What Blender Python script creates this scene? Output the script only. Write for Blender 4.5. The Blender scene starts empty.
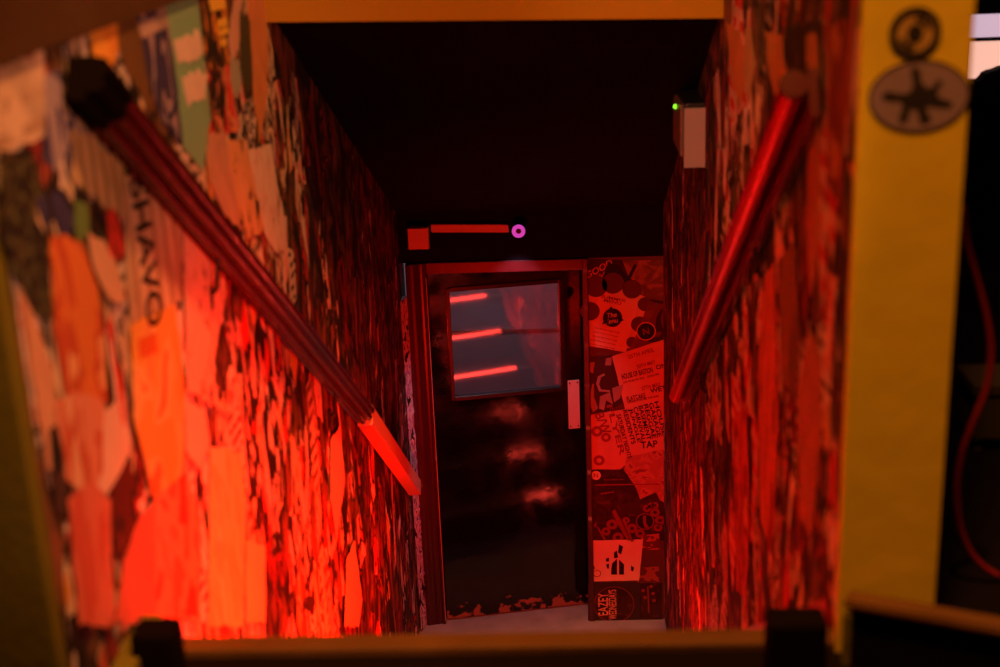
import bpy, bmesh, math, random
from mathutils import Vector, Matrix

C = bpy.context.scene.collection
R = math.radians
PI = math.pi

# ------------------------------------------------------------------ camera geometry
F = 1389.0
H = 3.93
dn = Vector((170.0, -4167.0, -F)).normalized()
up = -dn
fw = Vector((53.0, 463.0, -F)); fw -= up * fw.dot(up); fw.normalize()
rt = fw.cross(up)
M3 = Matrix((rt, fw, up))

def ray(px, py):
    return M3 @ Vector((px - 500.0, -(py - 333.5), -F))
def atX(px, py, X):
    r = ray(px, py); t = X / r.x
    return Vector((X, r.y * t, r.z * t + H))
def atY(px, py, Y):
    r = ray(px, py); t = Y / r.y
    return Vector((r.x * t, Y, r.z * t + H))
def atZ(px, py, Z):
    r = ray(px, py); t = (Z - H) / r.z
    return Vector((r.x * t, r.y * t, Z))

XL, XR, YD = -0.835, 0.51, 6.83       # left wall, right wall, far wall
LAND = 2.50                            # landing height above the lower floor
SL = 0.638                             # stair slope

# ------------------------------------------------------------------ materials
def mat(name, col, rough=0.6, metal=0.0, spec=0.5, coat=0.0, bump=0.0, bscale=40, vary=0.0, vscale=6):
    m = bpy.data.materials.new(name); m.use_nodes = True
    nt = m.node_tree; b = nt.nodes['Principled BSDF']
    b.inputs['Base Color'].default_value = (*col, 1)
    b.inputs['Roughness'].default_value = rough
    b.inputs['Metallic'].default_value = metal
    b.inputs['Specular IOR Level'].default_value = spec
    b.inputs['Coat Weight'].default_value = coat
    tc = nt.nodes.new('ShaderNodeTexCoord')
    if vary:
        n = nt.nodes.new('ShaderNodeTexNoise'); n.inputs['Scale'].default_value = vscale; n.inputs['Detail'].default_value = 6
        mx = nt.nodes.new('ShaderNodeMix'); mx.data_type = 'RGBA'
        mx.inputs[6].default_value = (*[c * (1 - vary) for c in col], 1)
        mx.inputs[7].default_value = (*[min(1, c * (1 + vary)) for c in col], 1)
        nt.links.new(tc.outputs['Object'], n.inputs['Vector'])
        nt.links.new(n.outputs['Fac'], mx.inputs[0]); nt.links.new(mx.outputs[2], b.inputs['Base Color'])
    if bump:
        n = nt.nodes.new('ShaderNodeTexNoise'); n.inputs['Scale'].default_value = bscale; n.inputs['Detail'].default_value = 4
        bp = nt.nodes.new('ShaderNodeBump'); bp.inputs['Strength'].default_value = bump; bp.inputs['Distance'].default_value = 0.01
        nt.links.new(tc.outputs['Object'], n.inputs['Vector'])
        nt.links.new(n.outputs['Fac'], bp.inputs['Height']); nt.links.new(bp.outputs['Normal'], b.inputs['Normal'])
    return m

def emis(name, col, s):
    m = bpy.data.materials.new(name); m.use_nodes = True
    nt = m.node_tree; b = nt.nodes['Principled BSDF']
    b.inputs['Base Color'].default_value = (*col, 1)
    b.inputs['Emission Color'].default_value = (*col, 1)
    b.inputs['Emission Strength'].default_value = s
    return m

def blotch(name, cols, stops, scale=(6, 6, 6), detail=3, dist=1.2, rough=0.75, seed=0.0, ramp='CONSTANT'):
    """a printed photograph or drawing: noise cut into flat inks"""
    m = bpy.data.materials.new(name); m.use_nodes = True
    nt = m.node_tree; b = nt.nodes['Principled BSDF']; b.inputs['Roughness'].default_value = rough
    b.inputs['Specular IOR Level'].default_value = 0.25
    tc = nt.nodes.new('ShaderNodeTexCoord'); mp = nt.nodes.new('ShaderNodeMapping')
    mp.inputs['Scale'].default_value = scale; mp.inputs['Location'].default_value = (seed, seed * 1.7, seed * .6)
    n = nt.nodes.new('ShaderNodeTexNoise'); n.inputs['Scale'].default_value = 1; n.inputs['Detail'].default_value = detail
    n.inputs['Distortion'].default_value = dist
    cr = nt.nodes.new('ShaderNodeValToRGB'); cr.color_ramp.interpolation = ramp
    while len(cr.color_ramp.elements) < len(cols): cr.color_ramp.elements.new(0.5)
    for e, c, s in zip(cr.color_ramp.elements, cols, stops): e.position = s
    for e, c, s in zip(cr.color_ramp.elements, cols, stops): e.color = (*c, 1)
    nt.links.new(tc.outputs['Object'], mp.inputs['Vector']); nt.links.new(mp.outputs['Vector'], n.inputs['Vector'])
    nt.links.new(n.outputs['Fac'], cr.inputs['Fac']); nt.links.new(cr.outputs['Color'], b.inputs['Base Color'])
    return m

def printed(name, paper, ink, pitch=0.03, fill=0.5, axis=2, rough=0.75, seed=0.0, cross=None, words=0.45):
    """rows of small print: bands along one axis, broken up into words by noise"""
    m = bpy.data.materials.new(name); m.use_nodes = True
    nt = m.node_tree; b = nt.nodes['Principled BSDF']; b.inputs['Roughness'].default_value = rough
    b.inputs['Specular IOR Level'].default_value = 0.25
    tc = nt.nodes.new('ShaderNodeTexCoord'); sp = nt.nodes.new('ShaderNodeSeparateXYZ')
    nt.links.new(tc.outputs['Object'], sp.inputs[0])
    a = nt.nodes.new('ShaderNodeMath'); a.operation = 'DIVIDE'; a.inputs[1].default_value = pitch
    nt.links.new(sp.outputs[axis], a.inputs[0])
    fr = nt.nodes.new('ShaderNodeMath'); fr.operation = 'FRACT'; nt.links.new(a.outputs[0], fr.inputs[0])
    lt = nt.nodes.new('ShaderNodeMath'); lt.operation = 'LESS_THAN'; lt.inputs[1].default_value = fill
    nt.links.new(fr.outputs[0], lt.inputs[0])
    mp = nt.nodes.new('ShaderNodeMapping'); s = [1 / pitch * .9] * 3; s[axis] = 1 / pitch * .5
    mp.inputs['Scale'].default_value = s; mp.inputs['Location'].default_value = (seed, seed, seed)
    n = nt.nodes.new('ShaderNodeTexNoise'); n.inputs['Scale'].default_value = 1; n.inputs['Detail'].default_value = 2
    nt.links.new(tc.outputs['Object'], mp.inputs['Vector']); nt.links.new(mp.outputs['Vector'], n.inputs['Vector'])
    g = nt.nodes.new('ShaderNodeMath'); g.operation = 'GREATER_THAN'; g.inputs[1].default_value = words
    nt.links.new(n.outputs['Fac'], g.inputs[0])
    mu = nt.nodes.new('ShaderNodeMath'); mu.operation = 'MULTIPLY'
    nt.links.new(lt.outputs[0], mu.inputs[0]); nt.links.new(g.outputs[0], mu.inputs[1])
    # faint stains of the paper
    n2 = nt.nodes.new('ShaderNodeTexNoise'); n2.inputs['Scale'].default_value = 7; n2.inputs['Detail'].default_value = 5
    nt.links.new(tc.outputs['Object'], n2.inputs['Vector'])
    m0 = nt.nodes.new('ShaderNodeMix'); m0.data_type = 'RGBA'
    m0.inputs[6].default_value = (*[c * .62 for c in paper], 1); m0.inputs[7].default_value = (*paper, 1)
    mr = nt.nodes.new('ShaderNodeMapRange'); mr.inputs[1].default_value = .35; mr.inputs[2].default_value = .6
    nt.links.new(n2.outputs['Fac'], mr.inputs[0]); nt.links.new(mr.outputs[0], m0.inputs[0])
    mx = nt.nodes.new('ShaderNodeMix'); mx.data_type = 'RGBA'; mx.inputs[7].default_value = (*ink, 1)
    nt.links.new(mu.outputs[0], mx.inputs[0]); nt.links.new(m0.outputs[2], mx.inputs[6])
    nt.links.new(mx.outputs[2], b.inputs['Base Color'])
    return m

WHITE = (.78, .74, .70); CREAM = (.74, .62, .45); BLACK = (.02, .018, .02); NAVY = (.05, .05, .16)
MINT = (.22, .52, .36); ORANGE = (.75, .33, .06); YELLOW = (.8, .62, .08); REDP = (.62, .05, .04)
BROWN = (.16, .08, .04); PINK = (.8, .45, .42); GREY = (.3, .28, .28); OLIVE = (.12, .13, .06); PURPLE = (.4, .12, .5)

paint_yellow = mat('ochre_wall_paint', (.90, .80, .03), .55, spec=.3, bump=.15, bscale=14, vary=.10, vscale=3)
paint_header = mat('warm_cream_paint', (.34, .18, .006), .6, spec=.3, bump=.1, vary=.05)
dark_wood = mat('dark_brown_wood', (.075, .042, .02), .55, spec=.3, bump=.2, bscale=25, vary=.3)
olive_wood_shaded_pier = mat('olive_wood_and_shaded_pier', (.17, .17, .015), .6, spec=.25, bump=.15, vary=.15)
thresh_wood = mat('worn_brown_wood', (.12, .065, .012), .55, spec=.25, bump=.3, bscale=30, vary=.35)
carpet = mat('dark_landing_carpet', (.006, .004, .003), .95, spec=.1, bump=.6, bscale=220)
near_black = mat('black_paint', (.005, .004, .008), .85, spec=.08, bump=.1)
soffit_m = mat('black_ceiling_paint', (.008, .004, .012), .9, spec=.06, bump=.15, bscale=12)
block_m = mat('black_rubber', (.006, .004, .004), 1.0, spec=.04)
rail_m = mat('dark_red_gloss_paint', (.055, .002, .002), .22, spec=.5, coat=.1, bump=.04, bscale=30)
rail_highlit = mat('highlit_red_gloss_paint', (.80, .004, .006), .26, .7, spec=.2, bump=.04, bscale=30)  # highlight along the right rail is put into this brighter red
rail_lit_end = mat('lit_rail_end_paint', (.80, .42, .30), .5, spec=.3)  # paler colour carries the strong light on the rail's end length
frame_m = mat('maroon_gloss_paint', (.055, .006, .010), .35, spec=.5, coat=.2, bump=.06, bscale=18, vary=.3, vscale=12)
wall_under = blotch('pasted_wall_ground', [BLACK, BROWN, (.3, .1, .06)], [0, .5, .6], (9, 9, 4), 5, 1.5, seed=3)
floor_m = mat('pale_grey_lino', (.42, .40, .42), .6, spec=.3, vary=.35, vscale=10)
step_m = mat('black_stair_rubber', (.02, .018, .018), .7, bump=.3, bscale=90)
nosing_m = mat('metal_step_edging', (.35, .33, .33), .3, 1.0)
white_pl = mat('white_plastic', (.62, .60, .58), .45, spec=.4)
dark_pl = mat('dark_grey_plastic', (.03, .035, .035), .3, spec=.5)
steel_m = mat('brushed_steel', (.62, .58, .60), .42, .35, spec=.5, bump=.05, bscale=120, vary=.12, vscale=60)
cable_m = mat('red_cable_sheath', (.25, .012, .008), .5)

# ------------------------------------------------------------------ mesh helpers
def put(name, bm, m, parent=None, smooth=False, origin=None):
    me = bpy.data.meshes.new(name)
    if origin is not None:
        bmesh.ops.translate(bm, verts=bm.verts, vec=-Vector(origin))
    bmesh.ops.recalc_face_normals(bm, faces=bm.faces)
    bm.to_mesh(me); bm.free()
    for mm in (m if isinstance(m, (list, tuple)) else [m]): me.materials.append(mm)
    if smooth:
        for p in me.polygons: p.use_smooth = True
    o = bpy.data.objects.new(name, me); C.objects.link(o)
    if origin is not None: o.location = origin
    if parent is not None:
        o.parent = parent
        base = Vector(parent.location); q = parent.parent
        while q is not None: base = base + q.location; q = q.parent
        o.location = (Vector(origin) if origin is not None else Vector((0, 0, 0))) - base
    return o

def tag(o, label=None, cat=None, group=None, kind=None):
    if label: o['label'] = label
    if cat: o['category'] = cat
    if group: o['group'] = group
    if kind: o['kind'] = kind
    return o

def thing(name, label, cat, loc, group=None):
    o = bpy.data.objects.new(name, None); C.objects.link(o); o.location = loc; o.empty_display_size = .05
    return tag(o, label, cat, group)

def box(bm, x0, x1, y0, y1, z0, z1, bev=0.0, seg=2):
    r = bmesh.ops.create_cube(bm, size=1)
    for v in r['verts']:
        v.co = Vector(((x0 + x1) / 2 + v.co.x * (x1 - x0), (y0 + y1) / 2 + v.co.y * (y1 - y0), (z0 + z1) / 2 + v.co.z * (z1 - z0)))
    if bev:
        es = set()
        for v in r['verts']: es.update(v.link_edges)
        bmesh.ops.bevel(bm, geom=list(es), offset=bev, segments=seg, affect='EDGES', profile=.6)
    return bm

def newbox(*a, **k):
    return box(bmesh.new(), *a, **k)

def prism(bm, pts, d):
    """closed solid: polygon pts (3-D, planar) pushed by vector d"""
    d = Vector(d)
    a = [bm.verts.new(p) for p in pts]; b = [bm.verts.new(Vector(p) + d) for p in pts]
    bm.faces.new(a); bm.faces.new(b[::-1])
    n = len(pts)
    for i in range(n): bm.faces.new((a[i], b[i], b[(i + 1) % n], a[(i + 1) % n]))
    return bm

def tube(bm, pts, r, n=10):
    rings = []
    for i, p in enumerate(pts):
        p = Vector(p)
        t = (Vector(pts[min(i + 1, len(pts) - 1)]) - Vector(pts[max(i - 1, 0)])).normalized()
        a = t.orthogonal().normalized() if not rings else (rings[-1][1] - t * rings[-1][1].dot(t)).normalized()
        b = t.cross(a)
        rings.append(([bm.verts.new(p + (a * math.cos(k * 2 * PI / n) + b * math.sin(k * 2 * PI / n)) * r) for k in range(n)], a))
    for i in range(len(rings) - 1):
        for k in range(n):
            bm.faces.new((rings[i][0][k], rings[i][0][(k + 1) % n], rings[i + 1][0][(k + 1) % n], rings[i + 1][0][k]))
    bm.faces.new(rings[0][0][::-1]); bm.faces.new(rings[-1][0])
    return bm

# ------------------------------------------------------------------ room shell
def struct(name, bm, m, **k):
    return tag(put(name, bm, m, **k), kind='structure')

# lower floor, landing, staircase
bm = newbox(XL - .2, XR + .2, 6.00, 7.6, -.2, -.04); struct('floor', bm, floor_m)
bm = newbox(-1.6, 2.2, -.6, 2.345, 2.3, LAND - .005); struct('floor_landing', bm, carpet)

NST = 14
RISE = LAND / NST
T0 = 2.40; TR = .28
bm = bmesh.new()
pts = [(XL, T0, LAND - RISE)]
# side outline of the stairs
out = [(T0, 0.0), (T0, LAND - RISE)]
for i in range(1, NST):
    y = T0 + TR * i; z = LAND + .012 - RISE * i
    out += [(y, z), (y - .018, z - .02), (y - .018, z - RISE)]
out = out[:2] + [(a, max(b, 0.0)) for a, b in out[2:]]
clean = []
for p in out:
    if not clean or (abs(p[0] - clean[-1][0]) + abs(p[1] - clean[-1][1])) > 1e-5: clean.append(p)
prism(bm, [(XL, a, b) for a, b in clean], (XR - XL, 0, 0))
struct('floor_staircase', bm, step_m)

# red light strips under the nosings (seen mirrored in the door)
led_low = emis('bright_red_strip_glow', (1, .05, .03), 24)
led = emis('red_strip_glow', (1, .045, .03), 9)
for i in range(7, NST):
    y = T0 + TR * i; z = LAND + .012 - RISE * i
    t = thing('step_light_strip', 'slim glowing red light strip under the edge of a stair tread', 'strip light', (.2, y - .008, z - .022), 'red light strips under the stair treads')
    put('light_tube', newbox(-.10 if i < 11 else .10, .365 if i < 11 else .30, y + .001, y + .012, z + .012, z + .034, bev=.004), led if i < 11 else led_low, t)
    put('edging', newbox(XL + .02, XR - .01, y - .05, y + .003, z + .0005, z + .005, bev=.002), nosing_m, t)

# soffit line: header bottom (y 4.10, z 3.50) sloping down to the far wall
def zc(y): return 3.50 - (y - 4.10) * .437
zfar = zc(YD)
# left wall: papered surface up to 3.686, then dark boarding above
bm = bmesh.new()
prism(bm, [(XL, 1.985, 0), (XL, 7.0, 0), (XL, 7.0, 3.686), (XL, 1.985, 3.686)], (-.16, 0, 0))
struct('wall_left', bm, wall_under)
bm = newbox(XL - .16, XL + .012, -.3, 4.04, 3.686, 7.7); struct('wall_left_upper', bm, dark_wood)
bm = bmesh.new()
prism(bm, [(XR, 2.36, 0), (XR, 7.0, 0), (XR, 7.0, 7.7), (XR, 2.36, 7.7)], (.14, 0, 0))
struct('wall_right', bm, wall_under)
# header beam over the stairs
bm = bmesh.new()
V = [bm.verts.new(p) for p in ((XL, 4.04, 3.543), (XR, 4.36, 3.475), (XR, 4.48, 3.475), (XL, 4.16, 3.543), (XL, 4.04, 7.7), (XR, 4.36, 7.7), (XR, 4.48, 7.7), (XL, 4.16, 7.7))]
for q in ((0, 1, 2, 3), (4, 5, 6, 7), (0, 1, 5, 4), (1, 2, 6, 5), (2, 3, 7, 6), (3, 0, 4, 7)): bm.faces.new([V[k] for k in q])
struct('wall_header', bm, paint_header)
bm = bmesh.new()
V = [bm.verts.new(p) for p in ((XL, 4.15, 3.545), (XR, 4.47, 3.478), (XR, YD, zfar), (XL, YD, zfar), (XL, 4.15, 3.9), (XR, 4.47, 3.9), (XR, YD, zfar + .15), (XL, YD, zfar + .15))]
for q in ((0, 1, 2, 3), (4, 5, 6, 7), (0, 1, 5, 4), (1, 2, 6, 5), (2, 3, 7, 6), (3, 0, 4, 7)): bm.faces.new([V[k] for k in q])
struct('ceiling_slope', bm, soffit_m)
bm = newbox(-1.6, 2.2, -.6, 4.50, 7.7, 7.8); struct('ceiling', bm, mat('cream_ceiling', (.6, .5, .35), .8))
# far wall above the door and panel behind the flyers
bm = newbox(XL, XR, YD, YD + .14, 2.045, zfar + .02); struct('wall_far_upper', bm, near_black)
bm = newbox(.125, XR, YD, YD + .14, -.04, 2.045); struct('wall_far_panel', bm, mat('flyer_board', (.10, .03, .02), .7, vary=.3))
# left jamb face of the landing opening, and the ochre pier on the right
bm = newbox(-1.25, XL, 1.945, 1.985, 2.3, 3.686, bev=.006); struct('wall_left_pier', bm, olive_wood_shaded_pier)  # dim light on this jamb is put into its dark olive colour
struct('wall_right_pier', newbox(XR - .011, .680, 2.335, 2.358, 2.3, 7.7, bev=.004), paint_yellow)

struct('baseboard_landing', newbox(XL + .001, XL + .045, 1.987, 2.344, LAND - .004, 2.595, bev=.005), olive_wood_shaded_pier)
# threshold board across the top of the stairs
bm = newbox(XL + .002, XR - .002, 2.347, 2.402, 2.33, LAND + .012, bev=.008, seg=3)
struct('trim_threshold', bm, thresh_wood)
# dark strip of skirting running down the left wall beside the steps
bm = bmesh.new()
prism(bm, [(XL, 2.44, 2.42), (XL, 6.1, 2.42 - 3.66 * SL), (XL, 6.1, 2.46 - 3.66 * SL), (XL, 2.44, 2.47)], (.012, 0, 0))
struct('baseboard_left', bm, mat('red_gloss_skirting', (.45, .02, .015), .35))
bm = bmesh.new()
prism(bm, [(XR, 2.44, 2.40), (XR, 6.1, 2.40 - 3.66 * SL), (XR, 6.1, 2.52 - 3.66 * SL), (XR, 2.44, 2.55)], (-.012, 0, 0))
struct('baseboard_right', bm, bpy.data.materials['red_gloss_skirting'])

# black blocks standing on the threshold at either side
def block(x0p, x1p, ytop, Y, label):
    a = atY(x0p, ytop, Y + .07); b = atY(x1p, ytop, Y + .07)
    t = thing('stop_block', label, 'block', ((a.x + b.x) / 2, Y, 2.36))
    put('body', newbox(a.x, b.x, Y, Y + .07, 2.495, a.z, bev=.012, seg=3), block_m, t)
    bm = newbox(a.x - .012, b.x + .012, Y - .006, Y + .076, 2.495, 2.51, bev=.004); put('base_plate', bm, block_m, t)
block(139, 182, 617, 2.19, 'small black block standing on the landing at the left end of the threshold')
block(764, 822, 606, 2.19, 'wide black block standing on the landing below the right handrail')

# low plinth with a worn edge at the bottom right, in front of the ochre pier
p0 = atZ(843, 601, 2.634); p1 = atZ(1040, 637, 2.634)
t = thing('low_cabinet', 'low dark cabinet with worn brown top edge in front of the ochre pier', 'cabinet', (p0.x, p0.y, LAND))
dirv = (p1 - p0); dirv.z = 0; L = dirv.length; dirv.normalize(); nrm = Vector((-dirv.y, dirv.x, 0))
def quadbox(a, u, lu, v, lv, z0, z1):
    bm = bmesh.new(); a = Vector(a)
    ps = [a, a + u * lu, a + u * lu + v * lv, a + v * lv]
    prism(bm, [Vector((p.x, p.y, z0)) for p in ps], (0, 0, z1 - z0)); 
    bmesh.ops.bevel(bm, geom=bm.edges[:], offset=.005, segments=2, affect='EDGES'); return bm
put('carcass', quadbox(p0 + dirv * .012 + nrm * .01, dirv, L, nrm, .045, LAND - .004, 2.612), near_black, t)
put('top_board', quadbox(p0, dirv, L + .02, nrm, .05, 2.618, 2.634), thresh_wood, t)
put('corner_batten', quadbox(p0 + dirv * .001 - nrm * .004, dirv, .016, nrm, .02, LAND - .004, 2.612), olive_wood_shaded_pier, t)

# ------------------------------------------------------------------ room to the right of the pier
bm = newbox(XR + .14, 2.6, 5.2, 5.3, 2.3, 4.9); struct('wall_back', bm, near_black)
bm = newbox(XR + .14, 2.6, 2.48, 5.2, 2.3, 2.48); struct('floor_back', bm, near_black)
glow = emis('lit_window_glow', (.95, .50, .38), 1.0)
t = thing('window_1', None, None, atY(985, 75, 5.17)); t['kind'] = 'structure'
a = atY(970, 14, 5.17); b = atY(1010, 36, 5.17); c = atY(970, 41, 5.17); d = atY(1010, 77, 5.17)
put('pane', newbox(a.x, b.x + .3, 5.16, 5.165, b.z, a.z), emis('lit_window_violet', (.72, .5, .62), .85), t)
put('pane', newbox(c.x, d.x + .3, 5.16, 5.165, d.z, c.z), glow, t)
for z0, z1 in ((b.z, c.z), (a.z, a.z + .05), (d.z - .05, d.z)):
    lo, hi = min(z0, z1), max(z0, z1)
    put('window_frame', newbox(a.x - .02, b.x + .35, 5.15, 5.17, lo, hi), near_black, t)
# rounded cushion silhouette in front of the window
cp = [(1020, 110), (1020, 66), (998, 70), (982, 78), (974, 92), (974, 110)]
bm = bmesh.new(); prism(bm, [atY(x, y, 5.0) for x, y in cp], (0, .10, 0))
bmesh.ops.bevel(bm, geom=bm.edges[:], offset=.02, segments=3, affect='EDGES')
put('chair_back', bm, near_black)
tag(bpy.data.objects['chair_back'], 'black rounded chair back silhouetted below the bright window', 'chair')
ch = bpy.data.objects['chair_back']; ch.name = 'dark_chair'
fz = min((v.co.z for v in ch.data.vertices)); fx = sum(v.co.x for v in ch.data.vertices) / len(ch.data.vertices)
for dx in (-.05, .08):
    put('leg', newbox(fx + dx, fx + dx + .03, 5.03, 5.06, 2.48, fz + .02), near_black, ch)
# red cable
pc = [(962, 205), (966, 240), (977, 280), (987, 320), (991, 355), (986, 390), (974, 420), (963, 450), (957, 485), (959, 520), (968, 548), (985, 568), (1012, 582)]
pts = []
for i in range(len(pc) - 1):
    for k in range(3):
        u = k / 3; q = [pc[max(i - 1, 0)], pc[i], pc[i + 1], pc[min(i + 2, len(pc) - 1)]]
        f = lambda j: .5 * (2 * q[1][j] + (q[2][j] - q[0][j]) * u + (2 * q[0][j] - 5 * q[1][j] + 4 * q[2][j] - q[3][j]) * u * u + (3 * q[1][j] - q[0][j] - 3 * q[2][j] + q[3][j]) * u ** 3)
        pts.append(atY(f(0), f(1), 2.62))
bm = tube(bmesh.new(), pts, .0065); tag(put('hanging_cable', bm, cable_m, smooth=True), 'thin red cable hanging in a loop in the dark gap beside the ochre pier', 'cable')
# dim olive box
a = atY(976, 385, 3.3); b = atY(1030, 440, 3.3)
t = thing('storage_box', 'dim olive storage box in the dark at the right edge behind the red cable', 'box', ((a.x + b.x) / 2, 3.35, b.z))
put('body', newbox(a.x, b.x, 3.3, 3.45, b.z, a.z - .02, bev=.008), mat('olive_card', (.05, .045, .02), .8), t)
put('lid', newbox(a.x - .006, b.x + .006, 3.295, 3.455, a.z - .03, a.z, bev=.005), bpy.data.materials['olive_card'], t)
put('leg', newbox(a.x + .01, a.x + .03, 3.31, 3.33, 2.48, b.z + .004), bpy.data.materials['olive_card'], t)
put('leg', newbox(b.x - .03, b.x - .01, 3.31, 3.33, 2.48, b.z + .004), bpy.data.materials['olive_card'], t)

# ------------------------------------------------------------------ handrails
def rail_profile(p, h):
    """outline (out from the wall, up across the rail): backing board with three round reeds"""
    def arc(cx, cy, r, a0, a1, n=9):
        return [(cx + r * math.cos(R(a0 + (a1 - a0) * k / n)), cy + r * math.sin(R(a0 + (a1 - a0) * k / n))) for k in range(n + 1)]
    pts = [(0, 0)]
    pts += arc(p * .30, h * .14, p * .17, 210, 350)
    pts += arc(p * .66, h * .36, p * .20, 220, 370)
    pts += arc(p * .76, h * .74, p * .24, 285, 450)
    pts += [(p * .5, h), (0, h)]
    return pts
def round_profile(p, h):
    """a narrow backing board carrying a thick round rail"""
    r = p * .36; cx = p - r; cy = h * .60
    return [(cx + r * math.cos(R(a)), cy + r * math.sin(R(a))) for a in range(0, 360, 15)]
def backing_profile(p, h):
    return [(0, -h * .18), (p * .22, -h * .18), (p * .28, -h * .10), (p * .28, h * .94), (p * .24, h), (0, h)]

def rail(name, X, sgn, y0, y1, zb, slope, p, h, m, label, brackets=(), cap=0):
    u = Vector((0, 1, -slope)).normalized(); w = Vector((0, slope, 1)).normalized(); o = Vector((sgn, 0, 0))
    a = Vector((X + sgn * .014, y0, zb(y0))); b = Vector((X + sgn * .014, y1, zb(y1)))
    t = thing(name, label, 'handrail', a)
    bm = bmesh.new(); pr = (round_profile if X > 0 else rail_profile)(p, h)
    if m is rail_lit_end: pr = [(0, 0), (p * .92, 0), (p, h * .08), (p, h * .9), (p * .9, h), (0, h)]
    prism(bm, [a + o * q[0] + w * q[1] for q in pr], b - a)
    ro = put('rail', bm, m, t, smooth=False)
    if X > 0:
        bm = bmesh.new(); prism(bm, [a + o * q[0] + w * q[1] for q in backing_profile(p, h)], b - a)
        q_ = put('backing_board', bm, rail_m, t); q_['label'] = 'red backing board coloured dark for shade'  # shade under the round rail is put into this darker board
    if cap:
        bm = bmesh.new(); bb = a + (b - a).normalized() * cap
        prism(bm, [a - (b - a).normalized() * .006 + o * (q[0] * 1.08 - p * .03) + w * (q[1] * 1.08 - h * .04) for q in pr], bb - a)
        q_ = put('end_cap', bm, block_m if X < 0 else rail_m, t); q_['label'] = 'black sleeve standing in for shade on the rail end' if X < 0 else 'red rounded end darkened for shade'  # added end piece, coloured dark for the shade at the rail top
    for yb in brackets:
        c = Vector((X + sgn * .002, yb, zb(yb)))
        bm = bmesh.new()
        tube(bm, [c - Vector((0, 0, .09)), c + o * .02 - Vector((0, 0, .07)), c + o * .03 + Vector((0, 0, .004))], .006, 8)
        box(bm, min(c.x, c.x + sgn * .006), max(c.x, c.x + sgn * .006), yb - .018, yb + .018, c.z - .12, c.z - .06, bev=.002)
        put('bracket', bm, dark_pl, t)
    return t
zl = lambda y: 3.616 - .623 * (y - 2.264)
rail('handrail', XL, 1, 2.30, 5.03, zl, .623, .068, .074, rail_m, 'long dark red moulded handrail on the left papered wall', (3.1, 4.5), .13)
zs = lambda y: 1.885 - .675 * (y - 5.035)
rail('handrail', XL, 1, 5.035, 6.50, zs, .675, .060, .085, rail_lit_end, 'short bright flat end length of handrail near the door on the left', ())
zr = lambda y: 3.42 - .623 * (y - 2.75)
rail('handrail', XR, -1, 2.66, 5.35, zr, .623, .072, .085, rail_highlit, 'dark red glossy handrail on the right papered wall', (3.4, 4.7), .015)

# ------------------------------------------------------------------ door
HX, HY, ANG = -.70, 6.85, R(11)
DU = Vector((math.cos(ANG), math.sin(ANG), 0)); DN = Vector((-DU.y, DU.x, 0))      # along the leaf, away from us
def dbox(s0, s1, n0, n1, z0, z1, bev=0.0):
    bm = newbox(s0, s1, n0, n1, z0, z1, bev=bev)
    for v in bm.verts:
        v.co = Vector((HX, HY, 0)) + DU * v.co.x + DN * v.co.y + Vector((0, 0, v.co.z))
    return bm
door_m = bpy.data.materials.new('scuffed_black_gloss'); door_m.use_nodes = True
nt = door_m.node_tree; b = nt.nodes['Principled BSDF']
b.inputs['Roughness'].default_value = .26; b.inputs['Specular IOR Level'].default_value = .6
tc = nt.nodes.new('ShaderNodeTexCoord'); sp = nt.nodes.new('ShaderNodeSeparateXYZ'); nt.links.new(tc.outputs['Object'], sp.inputs[0])
n = nt.nodes.new('ShaderNodeTexNoise'); n.inputs['Scale'].default_value = 16; n.inputs['Detail'].default_value = 6; nt.links.new(tc.outputs['Object'], n.inputs['Vector'])
mr = nt.nodes.new('ShaderNodeMapRange'); mr.inputs[1].default_value = -.03; mr.inputs[2].default_value = .20; mr.inputs[3].default_value = .12; mr.inputs[4].default_value = -.3
nt.links.new(sp.outputs[2], mr.inputs[0])
ad = nt.nodes.new('ShaderNodeMath'); ad.operation = 'ADD'; nt.links.new(n.outputs['Fac'], ad.inputs[0]); nt.links.new(mr.outputs[0], ad.inputs[1])
gt = nt.nodes.new('ShaderNodeMapRange'); gt.inputs[1].default_value = .57; gt.inputs[2].default_value = .62; nt.links.new(ad.outputs[0], gt.inputs[0])
mx = nt.nodes.new('ShaderNodeMix'); mx.data_type = 'RGBA'; mx.inputs[6].default_value = (.004, .003, .005, 1); mx.inputs[7].default_value = (.35, .16, .10, 1)
nt.links.new(gt.outputs[0], mx.inputs[0]); nt.links.new(mx.outputs[2], b.inputs['Base Color'])
n2 = nt.nodes.new('ShaderNodeTexNoise'); n2.inputs['Scale'].default_value = 9; n2.inputs['Detail'].default_value = 8; nt.links.new(tc.outputs['Object'], n2.inputs['Vector'])
bp = nt.nodes.new('ShaderNodeBump'); bp.inputs['Strength'].default_value = .12; bp.inputs['Distance'].default_value = .01
nt.links.new(n2.outputs['Fac'], bp.inputs['Height']); nt.links.new(bp.outputs['Normal'], b.inputs['Normal'])
r2 = nt.nodes.new('ShaderNodeMapRange'); r2.inputs[1].default_value = .35; r2.inputs[2].default_value = .65; r2.inputs[3].default_value = .06; r2.inputs[4].default_value = .17
nt.links.new(n2.outputs['Fac'], r2.inputs[0]); nt.links.new(r2.outputs[0], b.inputs['Roughness'])

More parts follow.
